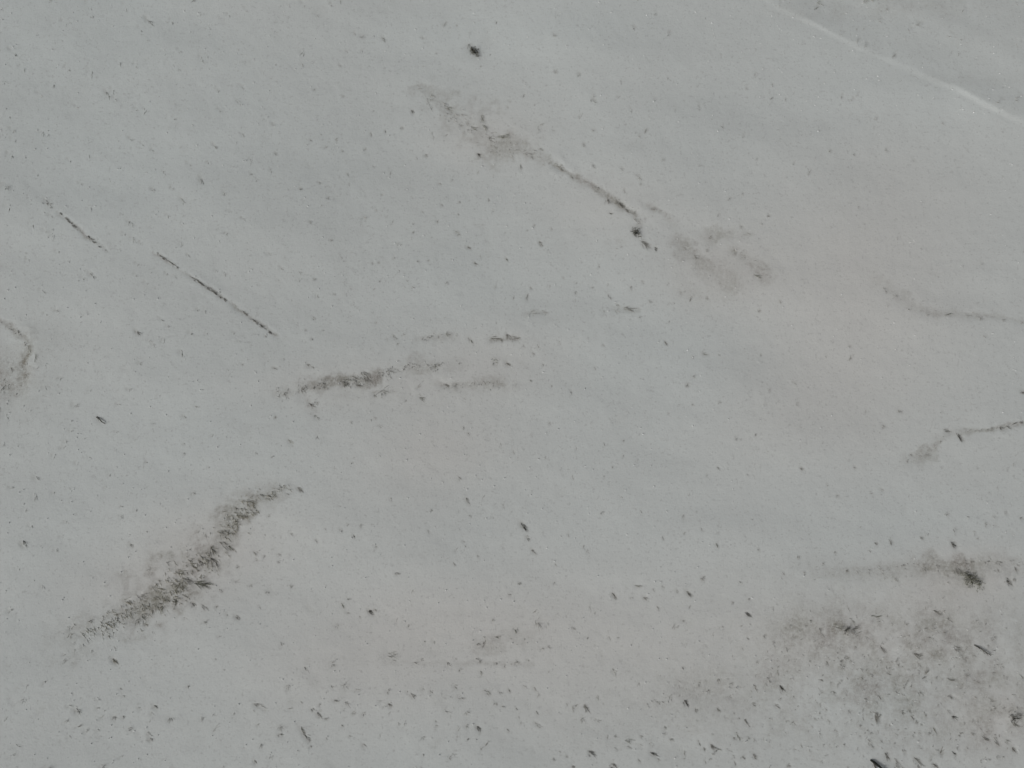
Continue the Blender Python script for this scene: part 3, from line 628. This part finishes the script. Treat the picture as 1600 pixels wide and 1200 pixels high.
def crumbs(n):
    mb = MB(); r = random.Random(77)
    for _ in range(n):
        u, v = r.uniform(-150, 1750), r.uniform(-100, 1300)
        if 1150 < u < 1560 and 180 < v < 850 and r.random() < .75: continue
        x, y, z = on_ground(u, v); s = r.uniform(.012, .032); b = len(mb.v)
        for k in range(6):
            a = k * 1.047; q = s * r.uniform(.7, 1.25)
            mb.v.append(Vector((x + q * math.cos(a), y + q * math.sin(a), z - .01)))
        for k in range(6):
            a = k * 1.047 + .3; q = s * r.uniform(.35, .7)
            mb.v.append(Vector((x + q * math.cos(a), y + q * math.sin(a), z + s * r.uniform(.7, 1.3))))
        for k in range(6): mb.f.append((b + k, b + (k + 1) % 6, b + 6 + (k + 1) % 6, b + 6 + k))
        mb.f.append(tuple(b + 6 + k for k in range(6)))
    return mb
stuff(crumbs(2600), 'snow_crumbs', CRUST, 'tiny crumbs of frozen snow crust strewn over the field', 'snow')

# ------------------------------------------------------------ continuous grass in the strips and cracks
def strip_grass(idx, per_m2, lmin, lmax, lean, mat, label, name='dry_grass', spread=.35):
    mb = MB(); r = random.Random(idx[0] + 50)
    for k in idx:
        p = to_world(STRIPS[k])
        for (x0, y0, w0, s0), (x1, y1, w1, s1) in zip(p, p[1:]):
            L = math.hypot(x1 - x0, y1 - y0)
            n = int(L * (w0 + w1) * per_m2 * (s0 + s1) / 2)
            for _ in range(n):
                t = r.random(); w = w0 + t * (w1 - w0)
                off = r.gauss(0, .5) * w
                x = x0 + t * (x1 - x0) - (y1 - y0) / L * off; y = y0 + t * (y1 - y0) + (x1 - x0) / L * off
                cl = float(vnoise(np.array([x]), np.array([y]), 0.33, 21)[0] + .6 * vnoise(np.array([x]), np.array([y]), 0.13, 22)[0])
                if cl + r.uniform(-.25, .25) < -0.02: continue
                if w < .12: x += .09 * (float(vnoise(np.array([x]), np.array([y]), .55, 41)[0]))
                D = img_dir(lean + r.gauss(0, spread * 57))
                mb.blade((x, y, height(x, y) - .01), D + Vector((0, 0, r.uniform(.1, .7))), r.uniform(lmin, lmax), r.uniform(.010, .024), r.uniform(.1, .6))
    return stuff(mb, name, mat, label, 'grass')
strip_grass([0], 185, .08, .26, 40, STRAW, 'matted straw coloured grass forming the dense diagonal strip at lower left')
strip_grass([1], 170, .05, .18, 40, GREY, 'thin brown grass in the wide upper part of the top strip')
strip_grass([2], 420, .05, .16, 40, GREY, 'dark narrow grass core of the long strip at top centre')
strip_grass([3, 4, 5, 6, 7, 8, 9, 10, 11, 12], 40, .05, .16, 45, GREY, 'sparse grass at the frayed lower right end of the top strip')
strip_grass([13], 240, .05, .16, 65, GREY, 'brown stubble band at left centre, thickest at its left end', spread=.6)
strip_grass([14, 15, 16, 17, 20], 170, .05, .15, 60, GREY, 'broken grass patches right of the brown stubble band', spread=.6)
strip_grass([18, 19], 250, .04, .12, 20, GREY, 'faint level line of grass tips below the olive bush')
strip_grass([21], 350, .04, .12, 38, GREY, 'straight grassy crack running in from the left edge')
strip_grass([22, 23], 60, .05, .16, 80, OLIVE, 'greenish grass in the curved bare patch at the left edge')
strip_grass([24, 25], 1500, .06, .15, 39, BROWN, 'short straight crack lined with dark grass tips', spread=.16)
strip_grass([26], 1700, .06, .16, 36, BROWN, 'long thin straight crack lined with dark grass tips', spread=.14)
strip_grass([27], 90, .04, .12, 20, GREY, 'faint curved line of grass at the right edge')
strip_grass([28], 300, .04, .13, 20, GREY, 'thin dark wavy grass line ending at the right edge', spread=.6)
strip_grass([29], 110, .05, .16, 45, GREY, 'grassy band around the large olive bush')
strip_grass([30, 32], 60, .04, .12, 30, GREY, 'faint level line of stubble above bottom centre')
strip_grass([31, 33], 50, .04, .14, 60, GREY, 'sparse stubble at the left rim of the speckled lower right area')

# ------------------------------------------------------------ render settings
scene.render.engine = 'CYCLES'
